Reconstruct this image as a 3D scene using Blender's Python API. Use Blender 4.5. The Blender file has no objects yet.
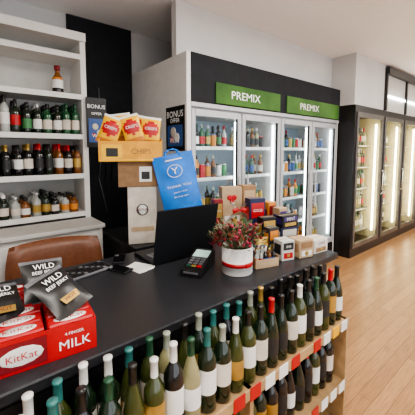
import bpy, math, random
from mathutils import Matrix, Vector
random.seed(7)
R=random.Random(11)
pi=math.pi
# ---------------------------------------------------------------- materials
def mat(name,c,rough=.5,metal=0,emit=0,var=.12,scale=12,coat=0,c2=None,bump=0,spec=.5):
    m=bpy.data.materials.new(name); m.use_nodes=True
    nt=m.node_tree; b=nt.nodes['Principled BSDF']
    tc=nt.nodes.new('ShaderNodeTexCoord'); n=nt.nodes.new('ShaderNodeTexNoise')
    n.inputs['Scale'].default_value=scale; n.inputs['Detail'].default_value=4
    nt.links.new(tc.outputs['Object'],n.inputs['Vector'])
    r=nt.nodes.new('ShaderNodeValToRGB')
    c=tuple(c)
    lo=tuple(max(0,x*(1-var)) for x in c); hi=tuple(min(1,x*(1+var)) for x in c) if c2 is None else c2
    r.color_ramp.elements[0].position=.35; r.color_ramp.elements[1].position=.65
    r.color_ramp.elements[0].color=(*lo,1); r.color_ramp.elements[1].color=(*hi,1)
    nt.links.new(n.outputs['Fac'],r.inputs['Fac']); nt.links.new(r.outputs['Color'],b.inputs['Base Color'])
    b.inputs['Roughness'].default_value=rough; b.inputs['Metallic'].default_value=metal
    b.inputs['Coat Weight'].default_value=coat; b.inputs['Specular IOR Level'].default_value=spec
    if emit:
        nt.links.new(r.outputs['Color'],b.inputs['Emission Color']); b.inputs['Emission Strength'].default_value=emit
    if bump:
        bp=nt.nodes.new('ShaderNodeBump'); bp.inputs['Strength'].default_value=bump
        nt.links.new(n.outputs['Fac'],bp.inputs['Height']); nt.links.new(bp.outputs['Normal'],b.inputs['Normal'])
    return m
def glass(name,tint=(1,1,1),rough=.03,bump=0,k=.5):
    m=bpy.data.materials.new(name); m.use_nodes=True; nt=m.node_tree
    nt.nodes.remove(nt.nodes['Principled BSDF']); o=nt.nodes['Material Output']
    t=nt.nodes.new('ShaderNodeBsdfTransparent'); t.inputs[0].default_value=(*tint,1)
    g=nt.nodes.new('ShaderNodeBsdfGlossy'); g.inputs['Roughness'].default_value=rough
    f=nt.nodes.new('ShaderNodeLayerWeight'); f.inputs[0].default_value=.25
    mt_=nt.nodes.new('ShaderNodeMath'); mt_.operation='MULTIPLY'; mt_.inputs[1].default_value=k
    mx=nt.nodes.new('ShaderNodeMixShader')
    nt.links.new(f.outputs[0],mt_.inputs[0])
    nt.links.new(mt_.outputs[0],mx.inputs[0]); nt.links.new(t.outputs[0],mx.inputs[1]); nt.links.new(g.outputs[0],mx.inputs[2])
    nt.links.new(mx.outputs[0],o.inputs[0])
    if bump:
        n=nt.nodes.new('ShaderNodeTexNoise'); n.inputs['Scale'].default_value=18; bp=nt.nodes.new('ShaderNodeBump'); bp.inputs['Strength'].default_value=bump
        nt.links.new(n.outputs['Fac'],bp.inputs['Height']); nt.links.new(bp.outputs['Normal'],g.inputs['Normal']); nt.links.new(bp.outputs['Normal'],f.inputs['Normal'])
    return m
white=mat('white_paint',(.74,.735,.715),.6,var=.03)
offwhite=mat('offwhite_laminate',(.56,.55,.52),.5,var=.04)
wallw=mat('wall_paint',(.62,.62,.615),.8,var=.05,scale=2)
ceilm=mat('ceiling_paint',(.97,.97,.96),.9,var=.01)
char=mat('charcoal_paint',(.014,.015,.019),.7,spec=.25)
blackp=mat('black_plastic',(.010,.010,.011),.45,spec=.35)
lidm=mat('laptop_lid',(.006,.007,.009),.6,var=.05,spec=.2)
ctop=mat('counter_laminate',(.022,.023,.027),.33,var=.15,scale=60,spec=.4)
cbody=mat('counter_body',(.015,.015,.017),.5)
silver=mat('silver_metal',(.6,.61,.62),.35,metal=.6,var=.04)
steel=mat('fridge_frame',(.46,.48,.50),.4,metal=.3,var=.04)
frinner=mat('fridge_liner',(.42,.50,.57),.5,var=.04)
dkframe=mat('dark_frame',(.014,.012,.012),.35)
midframe=mat('anodised_frame',(.16,.15,.14),.35,metal=.6)
led=mat('led_tube',(.93,.97,1),emit=12,var=.01)
panelm=mat('panel_diffuser',(1,.98,.95),emit=9,var=.01)
ledy=mat('warm_tube',(1,.90,.62),emit=20,var=.01)
warmin=mat('warm_liner',(.62,.54,.34),.5,var=.08)
gl=glass('door_glass',(.88,.95,.97),k=.7); gl2=glass('cooler_glass',(.85,.88,.82)); cello=glass('cellophane',(.95,.95,.95),.12,.8)
green=mat('sign_green',(.04,.11,.022),.5,emit=.08,c2=(.075,.18,.035),scale=2,spec=.2)
txtw=mat('sign_white',(.9,.9,.88),.5,var=.01,emit=.1)
paper=mat('paper_white',(.78,.78,.75),.6,var=.03)
card=mat('cardboard',(.28,.16,.08),.8,scale=25)
cardl=mat('light_card',(.46,.33,.20),.8)
cream=mat('cream_card',(.64,.58,.50),.7)
orange=mat('orange_card',(.72,.34,.03),.6)
yellow=mat('yellow_foil',(.85,.47,.015),.3)
red=mat('red_print',(.46,.008,.012),.35,var=.08)
dred=mat('dark_red',(.20,.01,.015),.4)
blue=mat('blue_plastic',(.01,.18,.66),.4,var=.15,bump=.2,scale=9)
purple=mat('purple_card',(.05,.025,.16),.45)
lilac=mat('purple_tinsel',(.16,.08,.45),.3,metal=.4)
navy=mat('navy_card',(.015,.02,.07),.45)
pink=mat('pink_petal',(.42,.03,.08),.6)
leafm=mat('leaf_green',(.035,.075,.025),.6); dryl=mat('dry_foliage',(.13,.13,.06),.8)
gold=mat('gold_foil',(.50,.33,.09),.35,metal=.6)
wick=mat('wicker',(.25,.14,.06),.7,scale=60,bump=.5)
leather=mat('brown_leather',(.17,.062,.028),.42,bump=.15,scale=40)
chrome=mat('chrome',(.7,.7,.7),.15,metal=1,var=.02)
screen=mat('lcd_screen',(.35,.5,.45),.3,emit=.5)
keyg=mat('key_grey',(.12,.12,.13),.5)
wood=mat('pine_crate',(.42,.27,.13),.7,scale=20)
bags=mat('black_foil',(.010,.009,.009),.35,bump=.3,scale=30)
G_=[mat('glass_dkgreen',(.008,.018,.008),.08,coat=.5),mat('glass_black',(.006,.006,.007),.08,coat=.5),
    mat('glass_olive',(.04,.05,.012),.1,coat=.5),mat('glass_amber',(.18,.06,.01),.1,coat=.5),
    mat('glass_clear',(.40,.42,.40),.1,coat=.5),mat('glass_green',(.012,.08,.03),.1,coat=.5),mat('glass_straw',(.27,.25,.13),.1,coat=.5)]
L_=[paper,cream,mat('lab_black',(.02,.02,.02),.5),red,gold,mat('lab_green',(.05,.2,.07),.5),mat('lab_blue',(.04,.1,.3),.5),mat('lab_orange',(.6,.22,.03),.5)]
C_=[mat('cap_white',(.72,.72,.69),.35),mat('cap_black',(.012,.012,.012),.3),red,mat('cap_teal',(.03,.16,.15),.35),gold,mat('cap_green',(.015,.07,.035),.35),mat('cap_silver',(.5,.5,.5),.3,metal=.5),mat('cap_grey',(.30,.33,.27),.4)]
fl=bpy.data.materials.new('timber_floor'); fl.use_nodes=True; nt=fl.node_tree; b=nt.nodes['Principled BSDF']
tc=nt.nodes.new('ShaderNodeTexCoord'); br=nt.nodes.new('ShaderNodeTexBrick')
br.inputs['Color1'].default_value=(.33,.165,.070,1); br.inputs['Color2'].default_value=(.43,.23,.10,1); br.inputs['Mortar'].default_value=(.2,.095,.04,1)
br.inputs['Scale'].default_value=1; br.inputs['Brick Width'].default_value=1.3; br.inputs['Row Height'].default_value=.09; br.inputs['Mortar Size'].default_value=.002
nz=nt.nodes.new('ShaderNodeTexNoise'); mp=nt.nodes.new('ShaderNodeMapping'); mp.inputs['Scale'].default_value=(1.5,25,1)
mxc=nt.nodes.new('ShaderNodeMixRGB'); mxc.blend_type='OVERLAY'; mxc.inputs[0].default_value=.5
nt.links.new(tc.outputs['Object'],br.inputs['Vector']); nt.links.new(tc.outputs['Object'],mp.inputs[0]); nt.links.new(mp.outputs[0],nz.inputs['Vector'])
nt.links.new(br.outputs['Color'],mxc.inputs[1]); nt.links.new(nz.outputs['Fac'],mxc.inputs[2]); nt.links.new(mxc.outputs[0],b.inputs['Base Color'])
b.inputs['Roughness'].default_value=.28; b.inputs['Specular IOR Level'].default_value=.4
# ---------------------------------------------------------------- mesh builder
class MB:
    def __init__(s,name): s.name=name; s.v=[]; s.f=[]; s.mi=[]; s.sm=[]; s.mats=[]; s.M=Matrix.Identity(4)
    def m(s,mt):
        if mt not in s.mats: s.mats.append(mt)
        return s.mats.index(mt)
    def add(s,vs,fs,mt,smooth=False,M=None):
        T=s.M@M if M is not None else s.M
        o=len(s.v); s.v+= [tuple(T@Vector(p)) for p in vs]
        for i,f in enumerate(fs):
            s.f.append([o+k for k in f]); s.mi.append(s.m(mt[i] if isinstance(mt,list) else mt)); s.sm.append(smooth)
    def box(s,x0,x1,y0,y1,z0,z1,mt,M=None,bev=0):
        b=min(bev,(x1-x0)/2.01,(y1-y0)/2.01,(z1-z0)/2.01)
        if b<=0:
            vs=[(x0,y0,z0),(x1,y0,z0),(x1,y1,z0),(x0,y1,z0),(x0,y0,z1),(x1,y0,z1),(x1,y1,z1),(x0,y1,z1)]
            s.add(vs,[(0,3,2,1),(4,5,6,7),(0,1,5,4),(1,2,6,5),(2,3,7,6),(3,0,4,7)],mt,M=M)
        else:
            vs=[];ring=[]
            def rg(z,i):
                o=len(vs)
                a,bb,c,d=x0+i,x1-i,y0+i,y1-i
                k=b if i==0 else b*.6
                vs.extend([(a+k,c,z),(bb-k,c,z),(bb,c+k,z),(bb,d-k,z),(bb-k,d,z),(a+k,d,z),(a,d-k,z),(a,c+k,z)]); ring.append(o)
            rg(z0,b*.6);rg(z0+b,0);rg(z1-b,0);rg(z1,b*.6)
            fs=[tuple(range(7,-1,-1)),tuple(24+i for i in range(8))]
            for q in range(3):
                for i in range(8):
                    j=(i+1)%8; fs.append((ring[q]+i,ring[q]+j,ring[q+1]+j,ring[q+1]+i))
            s.add(vs,fs,mt,M=M)
    def pane(s,x0,x1,y,z0,z1,mt): s.add([(x0,y,z0),(x1,y,z0),(x1,y,z1),(x0,y,z1)],[(0,1,2,3)],mt)
    def lathe(s,prof,mts,x=0,y=0,z=0,seg=14,M=None,smooth=True):
        vs=[];fs=[];ml=[]
        for r,h in prof:
            for i in range(seg):
                a=2*pi*i/seg; vs.append((x+r*math.cos(a),y+r*math.sin(a),z+h))
        for k in range(len(prof)-1):
            for i in range(seg):
                j=(i+1)%seg; fs.append((k*seg+i,k*seg+j,(k+1)*seg+j,(k+1)*seg+i)); ml.append(mts[k] if isinstance(mts,list) else mts)
        s.add(vs,fs,ml,smooth,M)
    def tube(s,p,r,mt,seg=8):
        for a,b2 in zip(p[:-1],p[1:]):
            a=Vector(a);b2=Vector(b2); d=b2-a; L=d.length
            if L<1e-6: continue
            M=Matrix.Translation(a)@d.to_track_quat('Z','Y').to_matrix().to_4x4()
            s.lathe([(0,0),(r,0),(r,L),(0,L)],mt,seg=seg,M=M)
    def ball(s,c,r,mt,seg=8,sq=(1,1,1)):
        prof=[(r*math.sin(pi*i/6),-r*math.cos(pi*i/6)) for i in range(7)]
        s.lathe(prof,mt,seg=seg,M=Matrix.Translation(c)@Matrix.Diagonal((*sq,1)))
    def text(s,t,size,mt,M,align='CENTER',sx=1):
        cu=bpy.data.curves.new('t','FONT'); cu.body=t; cu.size=size; cu.align_x=align; cu.align_y='CENTER'; cu.resolution_u=2
        o=bpy.data.objects.new('t',cu); bpy.context.scene.collection.objects.link(o)
        dg=bpy.context.evaluated_depsgraph_get(); e=o.evaluated_get(dg); me=e.to_mesh()
        vs=[(v.co.x*sx,v.co.y,v.co.z) for v in me.vertices]; fs=[tuple(p.vertices) for p in me.polygons]
        e.to_mesh_clear(); bpy.data.objects.remove(o); bpy.data.curves.remove(cu)
        s.add(vs,fs,mt,M=M)
    def pillow(s,w,h,th,fmat,M,n=12,crimp=.06):
        vs=[];fs=[];ml=[]
        for side in (-1,1):
            o=len(vs)
            for j in range(n+1):
                for i in range(n+1):
                    u=i/n;v=j/n
                    q=max(0,(min(v,1-v)-crimp)/(.5-crimp))
                    t=(math.sin(pi*u)**.55)*(q**.5 if q>0 else 0)*th/2
                    t*=1+.12*math.sin(u*23+v*9)*(q<.6)
                    wx=w*(1-.08*math.sin(pi*v))
                    vs.append(((u-.5)*wx,side*t,(v-.5)*h))
            for j in range(n):
                for i in range(n):
                    a=o+j*(n+1)+i; q=(a,a+1,a+n+2,a+n+1)
                    fs.append(q if side<0 else q[::-1]); ml.append(fmat((i+.5)/n,(j+.5)/n))
        s.add(vs,fs,ml,True,M)
    def bottle(s,x,y,z,H=.3,r=.037,g=None,l=None,c=None,kind='bord',seg=12,M=None):
        g=g or G_[0]
        if kind=='bord': P=[(0,0),(r*.9,0),(r,.02),(r,.20),(r,.24),(r,.54),(r*.97,.66),(r*.62,.74),(r*.4,.79),(r*.37,.80),(r*.36,.97),(r*.40,.975),(r*.40,1),(0,1)]; mi=[g,g,g,g,l or g,g,g,g,g,c,c,c,c]
        elif kind=='burg': P=[(0,0),(r*.9,0),(r,.02),(r,.17),(r,.19),(r,.45),(r*.95,.54),(r*.7,.66),(r*.45,.76),(r*.37,.80),(r*.36,.97),(r*.40,.975),(r*.40,1),(0,1)]; mi=[g,g,g,g,l or g,g,g,g,g,c,c,c,c]
        elif kind=='spirit': P=[(0,0),(r*.9,0),(r,.02),(r,.15),(r,.17),(r,.48),(r,.62),(r*.85,.68),(r*.45,.75),(r*.38,.78),(r*.38,.84),(r*.46,.85),(r*.46,1),(0,1)]; mi=[g,g,g,g,l or g,g,g,g,g,g,c,c,c]
        else: P=[(0,0),(r*.8,0),(r,.05),(r,.1),(r,.12),(r,.88),(r,.9),(r*.85,.96),(r*.8,.97),(r*.8,.975),(r*.78,.98),(r*.76,.985),(r*.7,.975),(0,.975)]; mi=[C_[6],C_[6],g,g,l or g,g,g,C_[6],C_[6],C_[6],C_[6],C_[6],C_[6]]
        s.lathe([(a,b*H) for a,b in P],mi,x,y,z,seg,M)
    def obj(s,bevel=0):
        me=bpy.data.meshes.new(s.name); me.from_pydata(s.v,[],s.f)
        for mt in s.mats: me.materials.append(mt)
        for i,p in enumerate(me.polygons): p.material_index=s.mi[i]; p.use_smooth=s.sm[i]
        me.update(); o=bpy.data.objects.new(s.name,me); bpy.context.scene.collection.objects.link(o)
        xs=[v[0] for v in s.v];ys=[v[1] for v in s.v];zs=[v[2] for v in s.v]
        c=Vector(((min(xs)+max(xs))/2,(min(ys)+max(ys))/2,min(zs)))
        if s.name!='floor':
            me.transform(Matrix.Translation(-c)); o.location=c
        if bevel:
            bm=o.modifiers.new('b','BEVEL'); bm.width=bevel; bm.segments=2; bm.limit_method='ANGLE'
        return o
def T(x,y,z,rz=0,rx=0,ry=0):
    return Matrix.Translation((x,y,z))@Matrix.Rotation(rz,4,'Z')@Matrix.Rotation(rx,4,'X')@Matrix.Rotation(ry,4,'Y')
UP=Matrix.Rotation(pi/2,4,'X')
def simple(name,boxes,mt,bev=0):
    m=MB(name)
    for bx in boxes: m.box(*bx[:6],bx[6] if len(bx)>6 else mt,bev=bev)
    return m.obj()
# ---------------------------------------------------------------- room
CZ=3.0
simple('floor',[(-2.5,9.5,-3,3.5,-.05,0)],fl)
simple('ceiling',[(-2.5,9.5,-3,3.5,CZ,CZ+.05)],ceilm)
simple('wall_back',[(-2.5,9.5,3.4,3.5,0,CZ)],wallw)
simple('wall_left',[(-2.6,-2.5,-3,3.5,0,CZ)],wallw)
simple('wall_right',[(9.5,9.6,-3,3.5,0,CZ)],wallw)
simple('wall_front',[(-2.5,9.5,-3.1,-3,0,.5),(-2.5,9.5,-3.1,-3,2.6,CZ),(-2.5,-1.9,-3.1,-3,.5,2.6),(1.5,1.7,-3.1,-3,.5,2.6),(5.3,5.5,-3.1,-3,.5,2.6),(8.9,9.5,-3.1,-3,.5,2.6)],wallw)
simple('wall_recess',[(.9,1.60,3.37,3.4,0,CZ)],char)
simple('wall_bulkhead',[(1.60,4.42,2.42,2.5,2.5,CZ)],wallw)
simple('wall_cooler',[(4.42,5.42,2.06,2.2,2.28,CZ),(4.40,4.42,2.06,3.4,2.28,CZ)],wallw)
for k,(x,y) in enumerate([(0.2,.2),(2.3,.9),(4.6,.3),(7,.3),(.5,-1.8),(4,-1.8)]):
    m=MB('ceiling_light_panel'); m.box(x-.6,x+.6,y-.15,y+.15,CZ-.05,CZ-.001,white); m.box(x-.57,x+.57,y-.12,y+.12,CZ-.055,CZ-.049,panelm); m.obj()
    l=bpy.data.lights.new('panel_lamp','AREA'); l.shape='RECTANGLE'; l.size=1.1; l.size_y=.3; l.energy=38; l.color=(1,.95,.88)
    o=bpy.data.objects.new('panel_lamp',l); o.location=(x,y,CZ-.07); bpy.context.scene.collection.objects.link(o)
w=bpy.data.worlds.new('w'); bpy.context.scene.world=w; w.use_nodes=True
w.node_tree.nodes['Background'].inputs[0].default_value=(.92,.95,1,1); w.node_tree.nodes['Background'].inputs[1].default_value=2.6
bpy.context.scene.view_settings.look='AgX - Medium High Contrast'
# ---------------------------------------------------------------- back liquor shelving
m=MB('liquor_shelving_unit')
m.box(-.9,.88,3.12,3.37,1.0,2.6,offwhite)
m.box(.84,.885,2.78,3.37,0,2.6,white); m.box(-.9,-.86,2.78,3.37,0,2.6,white)
for z in (1.06,1.40,1.745,2.09,2.43): m.box(-.86,.84,2.78,3.12,z-.03,z,white); m.box(-.86,.84,2.77,2.785,z-.035,z+.008,white)
m.box(-.9,.885,2.76,3.37,2.55,2.62,white)
m.obj()
m=MB('back_cabinet')
m.box(-.9,.885,2.42,2.76,.98,1.01,offwhite,bev=.004); m.box(-.88,.87,2.45,2.76,0,.98,offwhite)
for i in range(4): m.box(-.86+.43*i,-.46+.43*i,2.435,2.45,.12,.94,white,bev=.003); m.box(-.52+.43*i,-.505+.43*i,2.425,2.435,.7,.85,silver)
m.obj()
def rowb(name,x0,x1,y,z,pick,step):
    m=MB(name); x=x0
    while x<x1:
        P=pick(x)
        for yy in (y,y+.10,y+.19):
            H,r,g,l,c,k=P; m.bottle(x+R.uniform(-.004,.004),yy,z+.001,H,r,g,l,c,k)
        x+=step+R.uniform(0,.005)
    m.obj()
rowb('spirit_bottles',-.8,.81,2.83,1.06,lambda x:(R.uniform(.16,.23),.034,R.choice([G_[3],G_[4],G_[4],G_[1],G_[0]]),R.choice([L_[0],L_[1],L_[2],L_[7],L_[4]]),R.choice([C_[1],C_[6],C_[1],C_[0]]),'spirit'),.072)
rowb('spirit_bottles',-.8,.81,2.83,1.40,lambda x:(R.uniform(.25,.27),.034,R.choice([G_[1],G_[1],G_[0],G_[3]]),R.choice([L_[0],L_[2],L_[2],L_[1],L_[4],L_[3]]),R.choice([C_[1],C_[2],C_[4],C_[1]]),'bord'),.073)
def pk(x):
    if x<.42: return (R.uniform(.24,.30),.034,R.choice([G_[4],G_[1],G_[0],G_[3]]),R.choice([L_[0],L_[2],L_[1],L_[3]]),R.choice([C_[0],C_[1],C_[1],C_[5]]),'bord')
    return (R.choice([.25,.27]),.034,R.choice([G_[5],G_[0],G_[5]]),R.choice([L_[0],L_[5],L_[1]]),R.choice([C_[5],C_[1],C_[6]]),'spirit')
rowb('spirit_bottles',-.8,.81,2.83,1.745,pk,.073)
m=MB('liqueur_bottle'); m.lathe([(0,0),(.04,0),(.045,.02),(.045,.05),(.045,.12),(.04,.14),(.02,.17),(.018,.19),(.018,.2),(.024,.2),(.024,.24),(0,.24)],[G_[3],G_[3],G_[1],L_[0],L_[7],G_[3],G_[3],G_[3],dred,dred,dred],.67,2.86,2.091); m.obj()
rowb('spirit_bottles',-.8,.0,2.83,2.09,lambda x:(.26,.034,R.choice(G_),R.choice(L_),R.choice(C_),'spirit'),.11)
# ---------------------------------------------------------------- fridges
def fridge(x0,nm):
    W=1.35; x1=x0+W; yf=2.27; yb=2.98
    m=MB('display_fridge')
    m.box(x0+.001,x0+.05,yf+.05,yb,.0,2.05,white); m.box(x1-.05,x1-.001,yf+.05,yb,0,2.05,white)
    m.box(x0+.05,x1-.05,yb-.05,yb,0,2.05,frinner)
    m.box(x0+.05,x1-.05,yf+.05,yb-.05,0,.27,white); m.box(x0+.05,x1-.05,yf+.05,yb-.05,1.97,2.05,white)
    m.box(x0+.01,x1-.01,yf+.01,yf+.05,.02,.22,dkframe)
    xm=(x0+x1)/2
    m.box(xm-.012,xm+.012,yf+.05,yf+.10,.27,1.97,white)
    for sx in (x0+.055,xm-.03,xm+.016,x1-.07):
        m.box(sx,sx+.014,yf+.07,yf+.085,.35,1.92,led)
    for z in (.30,.64,.98,1.32,1.64):
        m.box(x0+.05,x1-.05,yf+.13,yb-.05,z-.012,z,silver)
        m.box(x0+.05,x1-.05,yf+.125,yf+.13,z-.02,z+.015,paper)
    for d in range(2):
        a=x0+.012+d*W/2; b_=a+W/2-.018
        fw=.05
        m.box(a,a+fw,yf,yf+.045,.24,2.0,steel,bev=.006); m.box(b_-fw,b_,yf,yf+.045,.24,2.0,steel,bev=.006)
        m.box(a+fw,b_-fw,yf,yf+.045,.24,.31,steel); m.box(a+fw,b_-fw,yf,yf+.045,1.94,2.0,steel)
        m.box(a+fw,a+fw+.008,yf+.012,yf+.03,.31,1.94,dkframe); m.box(b_-fw-.008,b_-fw,yf+.012,yf+.03,.31,1.94,dkframe)
        m.pane(a+fw,b_-fw,yf+.02,.31,1.94,gl)
        hx=b_-fw-.005 if d==0 else a+fw+.005
        m.box(hx-.011,hx+.011,yf-.04,yf-.022,.85,1.35,silver,bev=.004)
        for hz in (.9,1.3): m.box(hx-.008,hx+.008,yf-.024,yf,hz-.01,hz+.01,silver)
    m.obj()
    p=MB('chilled_drinks')
    for z in (.30,.64,.98,1.32,1.64):
        x=x0+.13
        while x<x1-.08:
            if abs(x-xm)>.07:
                if R.random()<.5: a=(.24,.031,R.choice([G_[4],G_[5],G_[3],G_[1],G_[6],L_[7]]),R.choice(L_),R.choice(C_),'spirit')
                else: a=(.15,.033,R.choice([L_[2],L_[3],L_[6],L_[0],L_[7],G_[4]]),R.choice(L_),C_[6],'can')
                if R.random()<.9:
                    for yy in (yf+.19,yf+.29): p.bottle(x,yy,z+.002,*a,seg=10)
            x+=.076
    p.obj()
fridge(1.65,0); fridge(3.0,1)
m=MB('fridge_enclosure')
m.box(1.60,1.648,2.26,3.38,0,2.5,white); m.box(4.352,4.39,2.29,3.38,0,2.5,white)
m.box(1.65,4.35,2.25,2.42,2.06,2.5,char); m.box(1.65,4.35,2.255,2.27,2.02,2.06,steel)
for a,b_ in ((1.93,2.93),(3.06,4.30)):
    m.box(a,b_,2.235,2.249,2.07,2.27,green,bev=.004)
    m.text('PREMIX',.115,txtw,T(2.35 if a<2 else 3.54,2.232,2.165)@UP,sx=1.15)
m.obj()
def poster(name,M,w,h):
    m=MB(name); m.M=M
    m.box(-w/2,w/2,0,.004,-h/2,h/2,bags)
    m.text('BONUS',w*.27,txtw,T(0,-.002,h*.32)@UP); m.text('OFFER',w*.18,txtw,T(0,-.002,h*.18)@UP)
    m.box(-w*.40,w*.40,-.003,0,-h*.40,h*.08,L_[6])
    m.ball((-w*.08,-.003,-h*.08),w*.16,cream,sq=(1,.05,1)); m.ball((w*.12,-.004,-h*.2),w*.14,paper,sq=(1,.05,1)); m.ball((-w*.15,-.004,-h*.25),w*.10,red,sq=(1,.05,1))
    m.text('WIN',w*.25,txtw,T(0,-.008,-h*.27)@UP)
    m.obj()
poster('promo_poster',T(1.595,2.45,1.82,-pi/2),.32,.42)
poster('promo_poster',T(.955,2.75,1.86,0),.18,.44)
# ---------------------------------------------------------------- right coolers
def cooler(x0,x1,tall,name='walk_in_cooler'):
    m=MB(name); yf=2.05; yb=2.95
    m.box(x0,x0+.05,yf,yb,0,2.28,dkframe); m.box(x1-.03,x1,yf,yb,0,2.28,dkframe)
    m.box(x0+.05,x1-.03,yf,yb,0,.14,dkframe); m.box(x0+.05,x1-.03,yf,yb,2.16,2.28,dkframe)
    m.box(x0+.05,x1-.03,yb-.04,yb,.14,2.16,warmin)
    m.box(x0+.051,x0+.06,yf+.03,yb-.04,.14,2.16,warmin);m.box(x1-.04,x1-.031,yf+.03,yb-.04,.14,2.16,warmin)
    m.box(x0+.05,x0+.10,yf-.02,yf+.02,.14,2.18,midframe,bev=.005); m.box(x1-.08,x1-.03,yf-.02,yf+.02,.14,2.18,midframe,bev=.005)
    m.box(x0+.10,x1-.08,yf-.02,yf+.02,.14,.21,midframe); m.box(x0+.10,x1-.08,yf-.02,yf+.02,2.11,2.18,midframe)
    m.pane(x0+.10,x1-.08,yf,.21,2.11,gl2)
    m.tube([(x0+.22,yf+.07,.28),(x0+.22,yf+.07,2.05)],.02,ledy); m.box(x1-.13,x1-.105,yf+.05,yf+.07,.28,2.05,ledy)
    for z in (.3,.65,1.0,1.35,1.7): m.box(x0+.08,x1-.04,yf+.16,yb-.05,z-.015,z,silver)
    m.tube([(x1-.06,yf-.02,.9),(x1-.06,yf-.06,.92),(x1-.06,yf-.06,1.28),(x1-.06,yf-.02,1.3)],.009,chrome)
    if tall:
        m.box(x0,x1,yf-.06,yf+.1,2.86,2.97,dkframe); m.box(x0,x0+.05,yf-.03,yf+.05,2.28,2.86,dkframe)
        m.box(x0+.05,x1,yf,yf+.03,2.28,2.86,offwhite); m.box(x0+.1,x1-.05,yf-.03,yf-.005,2.5,2.53,led)  # transom panel; glowing strip stands in for tube light reflected in it
    m.obj()
    p=MB('chilled_wine_bottles')
    for z in (.3,.65,1.0,1.35,1.7):
        x=x0+.32
        while x<x1-.12:
            a=(.29,.037,R.choice([G_[0],G_[6],G_[6],G_[4],G_[2]]),R.choice([L_[0],L_[1],L_[4],L_[3]]),R.choice(C_),'bord')
            p.bottle(x,yf+.23,z+.002,*a,seg=10); p.bottle(x,yf+.35,z+.002,*a,seg=10)
            x+=.085
    p.obj()
cooler(4.42,5.42,False)
for a in (5.42,6.32,7.22,8.12): cooler(a+.001,a+.899,True)
# ---------------------------------------------------------------- counter
m=MB('sales_counter')
m.box(-.8,1.85,.93,1.78,.91,.95,ctop,bev=.006); m.box(-.78,1.82,1.0,1.74,0.08,.91,cbody); m.box(-.76,1.80,1.05,1.7,0,.08,blackp)
for i in range(5): m.box(-.74+.52*i,-.26+.52*i,.99,1.0,.14,.86,cbody)
m.obj()
m=MB('back_desk')
m.box(.92,1.58,1.95,2.6,.88,.91,blackp,bev=.004); m.box(.94,.97,1.98,2.55,0,.88,blackp); m.box(1.53,1.56,1.98,2.55,0,.88,blackp); m.box(.97,1.53,2.5,2.52,.3,.88,blackp)
m.obj()
m=MB('wall_cables')
for i in range(3):
    x=1.2+.07*i; m.tube([(x,3.36,2.3-.2*i),(x+.02,3.355,1.7),(x-.03,3.35,1.3),(x+.05,3.34,.92)],.006,blackp if i else keyg)
m.box(1.17,1.29,3.345,3.369,1.5,1.62,keyg,bev=.005)
m.obj()
# ---------------------------------------------------------------- wine rack in front
m=MB('wine_display_rack')
for z in (.66,.30,.04): m.box(.02,1.64,.75,.925,z-.02,z,wood); m.box(.02,1.64,.742,.75,z-.03,z+.012,wood)
for x in (.02,.83,1.62): m.box(x,x+.02,.75,.925,0,.66,wood)
x=.1
while x<1.58:
    for z in (.66,.3,.04):
        if R.random()<.75: m.box(x,x+.06,.738,.742,z-.035,z+.02,R.choice([red,paper,paper,yellow,red]))
    x+=.09
m.obj()
def wines(y,z,x0,x1,nm,seg=18):
    m=MB(nm); x=x0
    while x<x1:
        k=R.choice(['bord','bord','burg'])
        right=x>1.0
        g=R.choice([G_[0],G_[1],G_[0],G_[1],G_[2]] if right else [G_[0],G_[6],G_[2],G_[0],G_[1],G_[2]])
        l=R.choice([L_[0],L_[1],L_[2],L_[4],L_[0],L_[2]] if right else [L_[0],L_[1],L_[0],L_[4]])
        c=R.choice([C_[0],C_[0],C_[0],C_[3],C_[7],C_[1],C_[5]] if not right else [C_[1],C_[1],C_[5],C_[4],C_[1],C_[1],C_[2],C_[1],C_[0]])
        m.bottle(x,y+R.uniform(-.004,.004),z+.001,R.uniform(.288,.312),.0345,g,l,c,k,seg); x+=.0725
    m.obj()
wines(.885,.66,.1,1.61,'wine_bottles'); wines(.80,.66,.07,1.60,'wine_bottles'); wines(.82,.30,.1,1.6,'wine_bottles'); 
# ---------------------------------------------------------------- laptop
LX,LY=1.02,1.47
m=MB('laptop'); m.M=T(LX,LY,0)
m.box(-.215,.215,0,.25,.951,.970,blackp,bev=.004)
for r in range(5):
    for c in range(13): m.box(-.18+c*.028,-.157+c*.028,.03+r*.026,.052+r*.026,.97,.972,keyg)
m.box(-.08,.07,.17,.24,.97,.971,keyg)
m.M=T(LX,LY,.968,0,math.radians(10))
m.box(-.22,.22,-.008,0,0,.315,lidm,bev=.003); m.box(-.2,.2,0,.001,.01,.30,screen)
m.M=T(LX,LY,0); m.tube([(-.17,0,.968),(.17,0,.968)],.007,blackp)
m.obj()
# card terminal
m=MB('card_payment_terminal'); m.M=T(.985,1.285,.951,math.radians(-58))@Matrix.Scale(1.35,4)
v=[(-.042,-.09,0),(.042,-.09,0),(.042,.09,0),(-.042,.09,0),(-.04,-.09,.025),(.04,-.09,.025),(.044,.085,.06),(-.044,.085,.06)]
m.add(v,[(0,3,2,1),(4,5,6,7),(0,1,5,4),(1,2,6,5),(2,3,7,6),(3,0,4,7)],blackp)
S=T(0,-.09,.0255)@Matrix.Rotation(math.atan2(.035,.175),4,'X')
m.box(-.033,.033,.105,.16,0,.002,screen,M=S)
for r in range(4):
    for c in range(3): m.box(-.03+c*.022,-.012+c*.022,.028+r*.018,.040+r*.018,0,.004,keyg if r else [C_[5],gold,red][c],M=S,bev=.001)
m.box(-.03,.03,-.004,.01,-.012,-.004,keyg,M=S)
m.obj(.002)
m=MB('keyboard'); m.M=T(.47,1.63,.951,math.radians(12))
m.box(-.14,.14,-.065,.065,0,.014,keyg,bev=.004)
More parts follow.
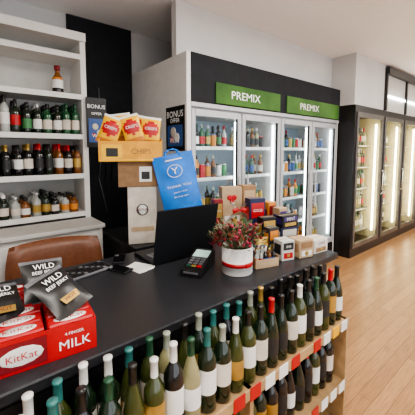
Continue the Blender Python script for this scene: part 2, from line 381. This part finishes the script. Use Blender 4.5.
for r in range(5):
    for c in range(12): m.box(-.132+c*.022,-.114+c*.022,-.056+r*.023,-.038+r*.023,.014,.02,blackp if (r+c)%5 else keyg)
m.obj()
for (x,y,rz) in ((.64,1.55,.4),(.70,1.70,-.5)):
    m=MB('mobile_phone'); m.M=T(x,y,.951,rz); m.box(-.036,.036,-.07,.07,0,.009,blackp,bev=.003); m.box(-.032,.032,-.062,.062,.009,.0095,G_[1]); m.box(-.03,-.01,.04,.06,.0095,.012,keyg); m.obj()
m=MB('paper_sheets')
for i in range(4): m.box(-.05,.05,-.07,.07,.0012*i,.0012*i+.001,paper,M=T(.735+.002*i,1.51,.951,.2+.1*i))
m.obj()
# ---------------------------------------------------------------- chair
m=MB('office_chair'); m.M=T(.46,2.11,0,math.radians(180-7))
def slab(w,h,th,cx,cy,cz,curve,tilt,mt):
    vs=[];fs=[]
    N=16
    for s_ in (0,1):
        for j in range(N+1):
            for i in range(N+1):
                u=i/N*2-1; v=j/N*2-1
                q=(abs(u)**5+abs(v)**5); e=max(0,1-q)**.3
                ww=w/2*(1-.10*(v>0)*v*v)
                x=u*ww; z=v*h/2*(1-.08*u*u)
                y=(th/2*e)*(1 if s_ else -1)-curve*u*u
                p=Matrix.Rotation(tilt,4,'X')@Vector((x,y,z)); vs.append((cx+p.x,cy+p.y,cz+p.z))
        o=s_*(N+1)**2
        for j in range(N):
            for i in range(N):
                a=o+j*(N+1)+i; q=(a,a+1,a+N+2,a+N+1); fs.append(q if s_==0 else q[::-1])
    m.add(vs,fs,mt,True)
slab(.62,.50,.10,0,-.2,.735,-.06,.12,leather); slab(.54,.44,.1,0,.03,.48,0,pi/2,leather)
for sx in (-.29,.29):
    m.tube([(sx,-.18,.5),(sx,-.18,.66),(sx,.15,.66),(sx,.15,.5)],.016,chrome); m.box(sx-.03,sx+.03,-.15,.17,.66,.695,leather,bev=.012)
m.tube([(0,0,.1),(0,0,.46)],.03,chrome,12)
for i in range(5):
    a=2*pi*i/5; e=(.26*math.cos(a),.26*math.sin(a),.07); m.tube([(0,0,.11),e],.018,blackp); m.ball((e[0],e[1],.028),.028,blackp)
m.obj()
# ---------------------------------------------------------------- stack with snack display
def carton(name,M,w,d,h,mt,fn=None):
    m=MB(name); m.M=M; m.box(-w/2,w/2,-d/2,d/2,0,h,mt,bev=.003)
    m.box(-w/2+.003,w/2-.003,-.004,.004,h,h+.0008,cardl)
    if fn: fn(m,w,d,h)
    return m.obj()
ra=math.radians(-24)
def f1(m,w,d,h):
    m.ball((0,-d/2-.001,h*.6),.045,L_[2],seg=6,sq=(1,.04,1)); m.ball((0,-d/2-.002,h*.6),.038,paper,seg=6,sq=(1,.05,1)); m.text('WINE',.03,dred,T(0,-d/2-.006,h*.6)@UP); m.box(-w*.4,w*.4,-d/2-.002,-d/2,h*.22,h*.3,cardl)
carton('wine_carton',T(1.07,2.13,.911,ra),.21,.24,.43,cream,f1)
def f2(m,w,d,h):
    m.box(-w*.47,-w*.05,-d/2-.002,-d/2,h*.1,h*.85,card); m.box(0,w*.3,-d/2-.002,-d/2,h*.2,h*.8,paper); m.box(w*.05,w*.25,-d/2-.003,-d/2,h*.3,h*.6,L_[2])
carton('product_box',T(1.05,2.13,1.343,ra),.30,.24,.185,card,f2)
SX,SY,SZ=.985,2.12,1.531
m=MB('snack_display_box'); m.M=T(SX,SY,SZ,ra)
w_,d_,h_=.44,.26,.16
m.box(-w_/2,w_/2,-d_/2,d_/2,0,.006,orange); m.box(-w_/2,w_/2,-d_/2,-d_/2+.006,.006,h_*.9,orange); m.box(-w_/2,w_/2,d_/2-.006,d_/2,.006,h_,orange)
for sx in (-w_/2,w_/2-.006): m.box(sx,sx+.006,-d_/2+.006,d_/2-.006,.006,h_,orange)
m.text('CHIPS',.055,card,T(.07,-d_/2-.003,.07)@UP); m.box(-.2,-.06,-d_/2-.002,-d_/2,.02,.12,yellow); m.box(-.17,-.09,-d_/2-.003,-d_/2,.035,.095,L_[2]); m.box(-.21,.21,-d_/2-.002,-d_/2,.005,.018,yellow)
m.obj()
def chipm(u,v):
    if (u-.5)**2/.16+(v-.55)**2/.07<1: return red
    if v<.2: return L_[7]
    return yellow if v<.95 else paper
for i,(x,y,rr) in enumerate(((-.14,-.05,.35),(.01,-.05,-.3),(.145,-.04,.1),(-.06,.05,-.15),(.08,.05,.2))):
    m=MB('chip_bag'); Mx=T(SX,SY,SZ+.008,ra)@T(x,y,.215+.012*(i%2)+.02*(i>2),0,math.radians(-8),rr); m.pillow(.15,.21,.06,chipm,Mx)
    m.text('CRISPS',.030,paper,Mx@T(0,-.034,.01)@UP); m.obj()
# ---------------------------------------------------------------- blue bag standing on a pedestal
m=MB('blue_shopping_bag'); m.M=T(1.30,1.865,1.105,math.radians(-24),0,math.radians(-12))@Matrix.Diagonal((1.05,.9,.87,1))
def panel(y,s_,mt):
    N=10; vs=[];fs=[]
    for j in range(N+1):
        for i in range(N+1):
            u=i/N-.5;v=j/N; vs.append((u*(.27+.02*v), y+s_*(.03*math.cos(pi*u)*(1-v*.6))+.004*math.sin(9*u+7*v), .06+v*.50))
    for j in range(N):
        for i in range(N): a=j*(N+1)+i; fs.append((a,a+1,a+N+2,a+N+1))
    m.add(vs,fs,mt,True)
panel(-.03,-1,blue); panel(.03,1,blue)
m.box(-.137,-.135,-.03,.03,.06,.55,blue); m.box(.137,.139,-.03,.03,.06,.55,blue); m.box(-.135,.135,-.05,.05,.058,.06,blue)
for y in (-.035,.035):
    m.tube([(-.05,y,.54),(-.045,y,.58),(-.02,y,.60),(.02,y,.60),(.045,y,.58),(.05,y,.54)],.006,blue)
def ring(cx,cz,r1,r2,mt,y):
    vs=[];fs=[];N=28
    for i in range(N):
        a=2*pi*i/N; vs+= [(cx+r1*math.cos(a),y,cz+r1*math.sin(a)),(cx+r2*math.cos(a),y,cz+r2*math.sin(a))]
    for i in range(N): j=(i+1)%N; fs.append((2*i,2*i+1,2*j+1,2*j))
    m.add(vs,fs,mt)
ring(-.01,.42,.050,.054,paper,-.070); m.text('Y',.08,paper,T(-.01,-.072,.42)@UP); m.text('THANK YOU',.03,paper,T(0,-.070,.29)@UP); m.text('please reuse',.02,paper,T(0,-.070,.24)@UP); m.text('this bag again',.02,paper,T(0,-.070,.20)@UP)
m.box(-.06,.06,-.060,-.0595,.51,.52,paper)
m.obj()
m=MB('bag_pedestal'); m.lathe([(0,0),(.075,0),(.075,.012),(.02,.02),(0,.02)],blackp,1.29,1.865,0,24); m.tube([(1.29,1.865,0.01),(1.29,1.865,1.10)],.012,chrome); m.box(-.12,.12,-.05,.05,0,.008,blackp,M=T(1.29,1.865,1.10,math.radians(-24))); m.obj()
# ---------------------------------------------------------------- clutter on right end
m=MB('gift_bag'); m.M=T(1.60,1.68,.951,math.radians(-25)); m.box(-.08,.08,-.045,.045,0,.38,cardl); m.ball((-.02,-.046,.30),.022,red,sq=(1,.1,1)); m.ball((.015,-.046,.30),.022,red,sq=(1,.1,1)); m.ball((0,-.046,.275),.02,red,sq=(1,.1,1.2))
m.box(-.06,.06,-.047,-.045,.06,.16,paper); m.tube([(-.03,0,.38),(-.02,0,.43),(.02,0,.43),(.03,0,.38)],.003,card); m.obj()
def fb(col1,col2,txt):
    def f(m,w,d,h):
        m.box(-w*.4,w*.4,-d/2-.002,-d/2,h*.55,h*.9,col1); m.box(-w*.35,w*.35,-d/2-.002,-d/2,h*.12,h*.4,col2)
        if txt: m.text(txt,w*.22,paper if col1 is not paper else dred,T(0,-d/2-.004,h*.72)@UP)
        m.ball((0,-d/2-.002,h*.26),min(w,h)*.14,gold,sq=(1,.05,1))
        m.box(-w/2-.002,-w/2,-d*.35,d*.35,h*.3,h*.8,col1)
    return f
Z=.951
items=[('gift_box',1.78,1.68,Z,-.3,.12,.10,.38,card,(cardl,cardl,'GIFT')),
('chocolate_box',1.655,1.475,Z,-.3,.13,.08,.31,navy,(red,gold,'GOLD')),
('whisky_box',1.445,1.66,Z,-.35,.07,.07,.30,dred,(gold,cream,'MALT')),
('chocolate_box',1.58,1.30,Z,-.3,.11,.07,.21,blackp,(gold,dred,'MILK')),
('chocolate_box',1.73,1.25,Z,-.3,.14,.08,.13,navy,(cream,purple,'DARK')),
('chocolate_box',1.73,1.25,Z+.132,-.15,.15,.08,.08,blackp,(purple,gold,'MINT')),
('product_carton',1.765,1.05,Z,-.1,.14,.10,.09,cream,(paper,card,'CAKE')),
('product_carton',1.62,1.06,Z,-.25,.11,.11,.11,cardl,(card,paper,'')),
('snack_box',1.49,1.09,Z,-.3,.09,.09,.12,offwhite,(L_[2],red,'BAR')),
('snack_box',1.345,1.64,Z,-.4,.09,.06,.24,L_[3],(cream,L_[6],'MINT')),
('snack_box',1.505,1.20,Z,-.2,.08,.06,.17,L_[2],(L_[7],gold,'')),
('tea_box',1.80,1.47,Z,-.1,.08,.09,.27,L_[7],(dred,gold,'')),
('tea_box',1.80,1.36,Z,-.1,.08,.07,.24,cardl,(purple,gold,''))]
for n_,x,y,z,rz,w,d,h,mt,fa in items: carton(n_,T(x,y,z,rz),w,d,h,mt,fb(*fa))
def hamper(x,y,s):
    m=MB('gift_hamper'); m.M=T(x,y,.951,-.4)@Matrix.Scale(s,4)
    m.lathe([(0,0),(.06,0),(.075,.07),(.08,.075),(.075,.08),(.06,.02),(0,.02)],wick,seg=20)
    for i in range(10): 
        a=2*pi*i/10; m.tube([(.062*math.cos(a),.062*math.sin(a),0),(.078*math.cos(a),.078*math.sin(a),.075)],.003,card,5)
    m.box(-.05,-.01,-.03,.02,.03,.19,L_[4]); m.box(.0,.045,-.02,.03,.03,.15,red,bev=.004); m.box(-.035,.0,.025,.045,.03,.17,navy); m.bottle(.01,-.035,.03,.17,.016,G_[1],L_[0],C_[4],'bord',10)
    m.ball((.04,-.03,.1),.02,gold); m.ball((-.045,-.035,.09),.02,pink)
    prof=[(.082,.04),(.088,.1),(.08,.17),(.045,.22),(.012,.245),(.02,.26),(.055,.30)]
    N=24; vs=[];fs=[]
    for k,(r,h) in enumerate(prof):
        for i in range(N):
            a=2*pi*i/N; q=r*(1+.10*math.sin(i*2.9+k)); vs.append((q*math.cos(a),q*math.sin(a),h+(.015*math.sin(i*2.1) if k==6 else 0)))
    for k in range(6):
        for i in range(N): j=(i+1)%N; fs.append((k*N+i,k*N+j,(k+1)*N+j,(k+1)*N+i))
    m.add(vs,fs,cello,True)
    m.lathe([(.014,.24),(.02,.245),(.014,.25)],red,seg=12)
    for sx in (-1,1): m.pillow(.05,.03,.012,lambda u,v:red,T(.028*sx,-.015,.25,0,0,.3*sx),6)
    m.obj()
hamper(1.46,1.45,1.0)
def swm(u,v): return paper if .3<v<.62 else red
m=MB('sweets_bag'); m.pillow(.11,.14,.035,swm,T(1.33,1.33,.951+.071,-.4,-.15)); m.obj()
m=MB('sweets_bag'); m.pillow(.09,.12,.035,lambda u,v: gold if v>.6 else purple,T(1.41,1.20,.951+.061,-.5,-.15)); m.obj()
m=MB('purple_tinsel'); 
for i in range(160):
    a=R.uniform(0,2*pi); b2=R.uniform(-.2,1.4); d=Vector((math.cos(a)*math.cos(b2),math.sin(a)*math.cos(b2),math.sin(b2))); p=Vector((1.805,1.155+R.uniform(-.01,.01),.972)); s_=d.cross(Vector((.3,.2,1))).normalized()*.003
    e=p+d*R.uniform(.025,.04); e.z=max(e.z,.952); m.add([tuple(p-s_),tuple(p+s_),tuple(e)],[(0,1,2)],lilac)
m.obj()
m=MB('miniatures_tray'); m.M=T(1.31,1.11,.951,-.3)
m.box(-.075,.075,-.06,.06,0,.004,cardl)
for b_ in ((-.075,.075,-.06,-.056,0,.05),(-.075,.075,.056,.06,0,.08),(-.075,-.071,-.056,.056,0,.06),(.071,.075,-.056,.056,0,.06)): m.box(*b_,cardl if b_[3]==-.056 else card)
for i in range(5):
    for j in range(3): m.bottle(-.055+i*.0275,-.035+j*.035,.004,.10,.0125,R.choice([G_[3],G_[4],G_[1]]),R.choice(L_),R.choice(C_),'spirit',8)
m.obj()
# flowers
m=MB('flower_arrangement'); m.M=T(1.13,1.13,.951)
m.lathe([(0,0),(.082,0),(.084,.004),(.084,.045),(.085,.045),(.085,.066),(.084,.066),(.084,.145),(.080,.145),(.080,.12),(0,.12)],[paper,paper,paper,paper,red,red,paper,paper,paper,leafm],seg=32)
m.box(-.02,.02,-.089,-.08,.044,.068,red,bev=.003)
for i in range(420):
    a=R.uniform(0,2*pi); rr=.135*math.sqrt(R.random()); hh=.14+.12*R.random()*(1-rr*4)+.05*R.random()
    p=Vector((rr*math.cos(a),rr*math.sin(a),hh))
    k=R.random()
    if k<.26:
        m.ball(p,R.uniform(.005,.010),R.choice([pink,dred,pink,dred]),6)
    else:
        L=R.uniform(.025,.055); d=Vector((math.cos(a)+R.uniform(-.6,.6),math.sin(a)+R.uniform(-.6,.6),R.uniform(.1,1.2))).normalized(); s_=d.cross(Vector((0,0,1))).normalized()*L*.22
        q=[p,p+d*L*.5+s_,p+d*L,p+d*L*.5-s_]; m.add([tuple(x) for x in q],[(0,1,2,3)],R.choice([leafm,leafm,dryl,dryl,G_[2],dred]))
    if i%6==0: m.tube([(p.x*.3,p.y*.3,.12),tuple(p)],.0015,dryl,5)
m.ball((-.02,-.05,.17),.02,cream,8); m.ball((.05,-.02,.19),.014,cream,8)
m.obj()
# ---------------------------------------------------------------- chocolate bar cartons & jerky
def barbox(M,w,d,h,txt='MILK'):
    m=MB('chocolate_bar_carton'); m.M=M
    for bx in ((-w/2,w/2,-d/2,-d/2+.004,0,h),(-w/2,w/2,d/2-.004,d/2,0,h),(-w/2,-w/2+.004,-d/2+.004,d/2-.004,0,h),(w/2-.004,w/2,-d/2+.004,d/2-.004,0,h),(-w/2+.004,w/2-.004,-d/2+.004,d/2-.004,0,.004)): m.box(*bx,red)
    m.text(txt,h*.40,txtw,T(w*.27,-d/2-.002,h*.38)@UP,sx=1.05); m.text('4 FINGER',h*.13,txtw,T(w*.27,-d/2-.002,h*.72)@UP)
    m.box(-w*.46,0,-d/2-.002,-d/2,h*.10,h*.88,dred); m.ball((-w*.23,-d/2-.002,h*.48),w*.20,paper,16,sq=(1,.02,.5)); m.text('KitKat',h*.30,red,T(-w*.23,-d/2-.008,h*.48)@UP)
    for col in range(2):
        cx=(-.25+col*.5)*w; n=3; p=(d-.012)/n
        for i in range(n):
            y=-d/2+.006+p*(i+.5)
            for lay in range(3):
                m.box(cx-w*.235,cx+w*.235,y-p*.47,y+p*.47,.006+lay*.036,.039+lay*.036,red,bev=.006)
            zt=.039+2*.036
            m.lathe([(0,0),(1,0),(1,.001),(0,.001)],paper,M=Matrix.Translation((cx,y,zt))@Matrix.Diagonal((w*.17,p*.34,1,1)),seg=20)
            m.text('KitKat',p*.5,red,T(cx,y,zt+.0015))
    m.obj()
barbox(T(.18,1.085,.951,math.radians(-6)),.29,.20,.105)
barbox(T(-.13,1.12,.951,math.radians(-4)),.28,.22,.105)
barbox(T(.04,1.36,.951,math.radians(-20)),.26,.16,.105,txt='DARK')
def jm(u,v):
    if .93<v or v<.04: return keyg
    return bags
def jerky(M,w=.14,h=.17):
    m=MB('jerky_bag'); m.pillow(w,h,.035,jm,M)
    N=M@Matrix.Translation((0,-.0205,0))
    m.text('WILD',.030,txtw,N@T(0,0,h*.26)@UP); m.text('BEEF JERKY',.018,txtw,N@T(0,0,h*.12)@UP)
    m.add([(-.03,0,-.055),(.03,0,-.055),(.034,0,-.03),(-.034,0,-.03)],[(0,1,2,3)],L_[4],M=N)
    m.text('HOT',.02,dred,N@T(0,-.002,-.042)@UP); m.obj()
jerky(T(.235,1.09,1.122,math.radians(18),math.radians(-52),math.radians(-14)),.145,.175)
jerky(T(.215,1.24,1.12,math.radians(12),math.radians(-42),math.radians(8)),.155,.16)
jerky(T(.07,1.18,1.095,math.radians(30),math.radians(-60),math.radians(20)))
# ---------------------------------------------------------------- camera
cam=bpy.data.cameras.new('camera'); co=bpy.data.objects.new('camera',cam); bpy.context.scene.collection.objects.link(co)
co.location=(0,0,1.6); co.rotation_euler=(math.radians(85),0,math.radians(-39.2)); cam.sensor_width=36; cam.lens=26.02; cam.shift_y=-.0711; cam.clip_start=.02
bpy.context.scene.camera=co
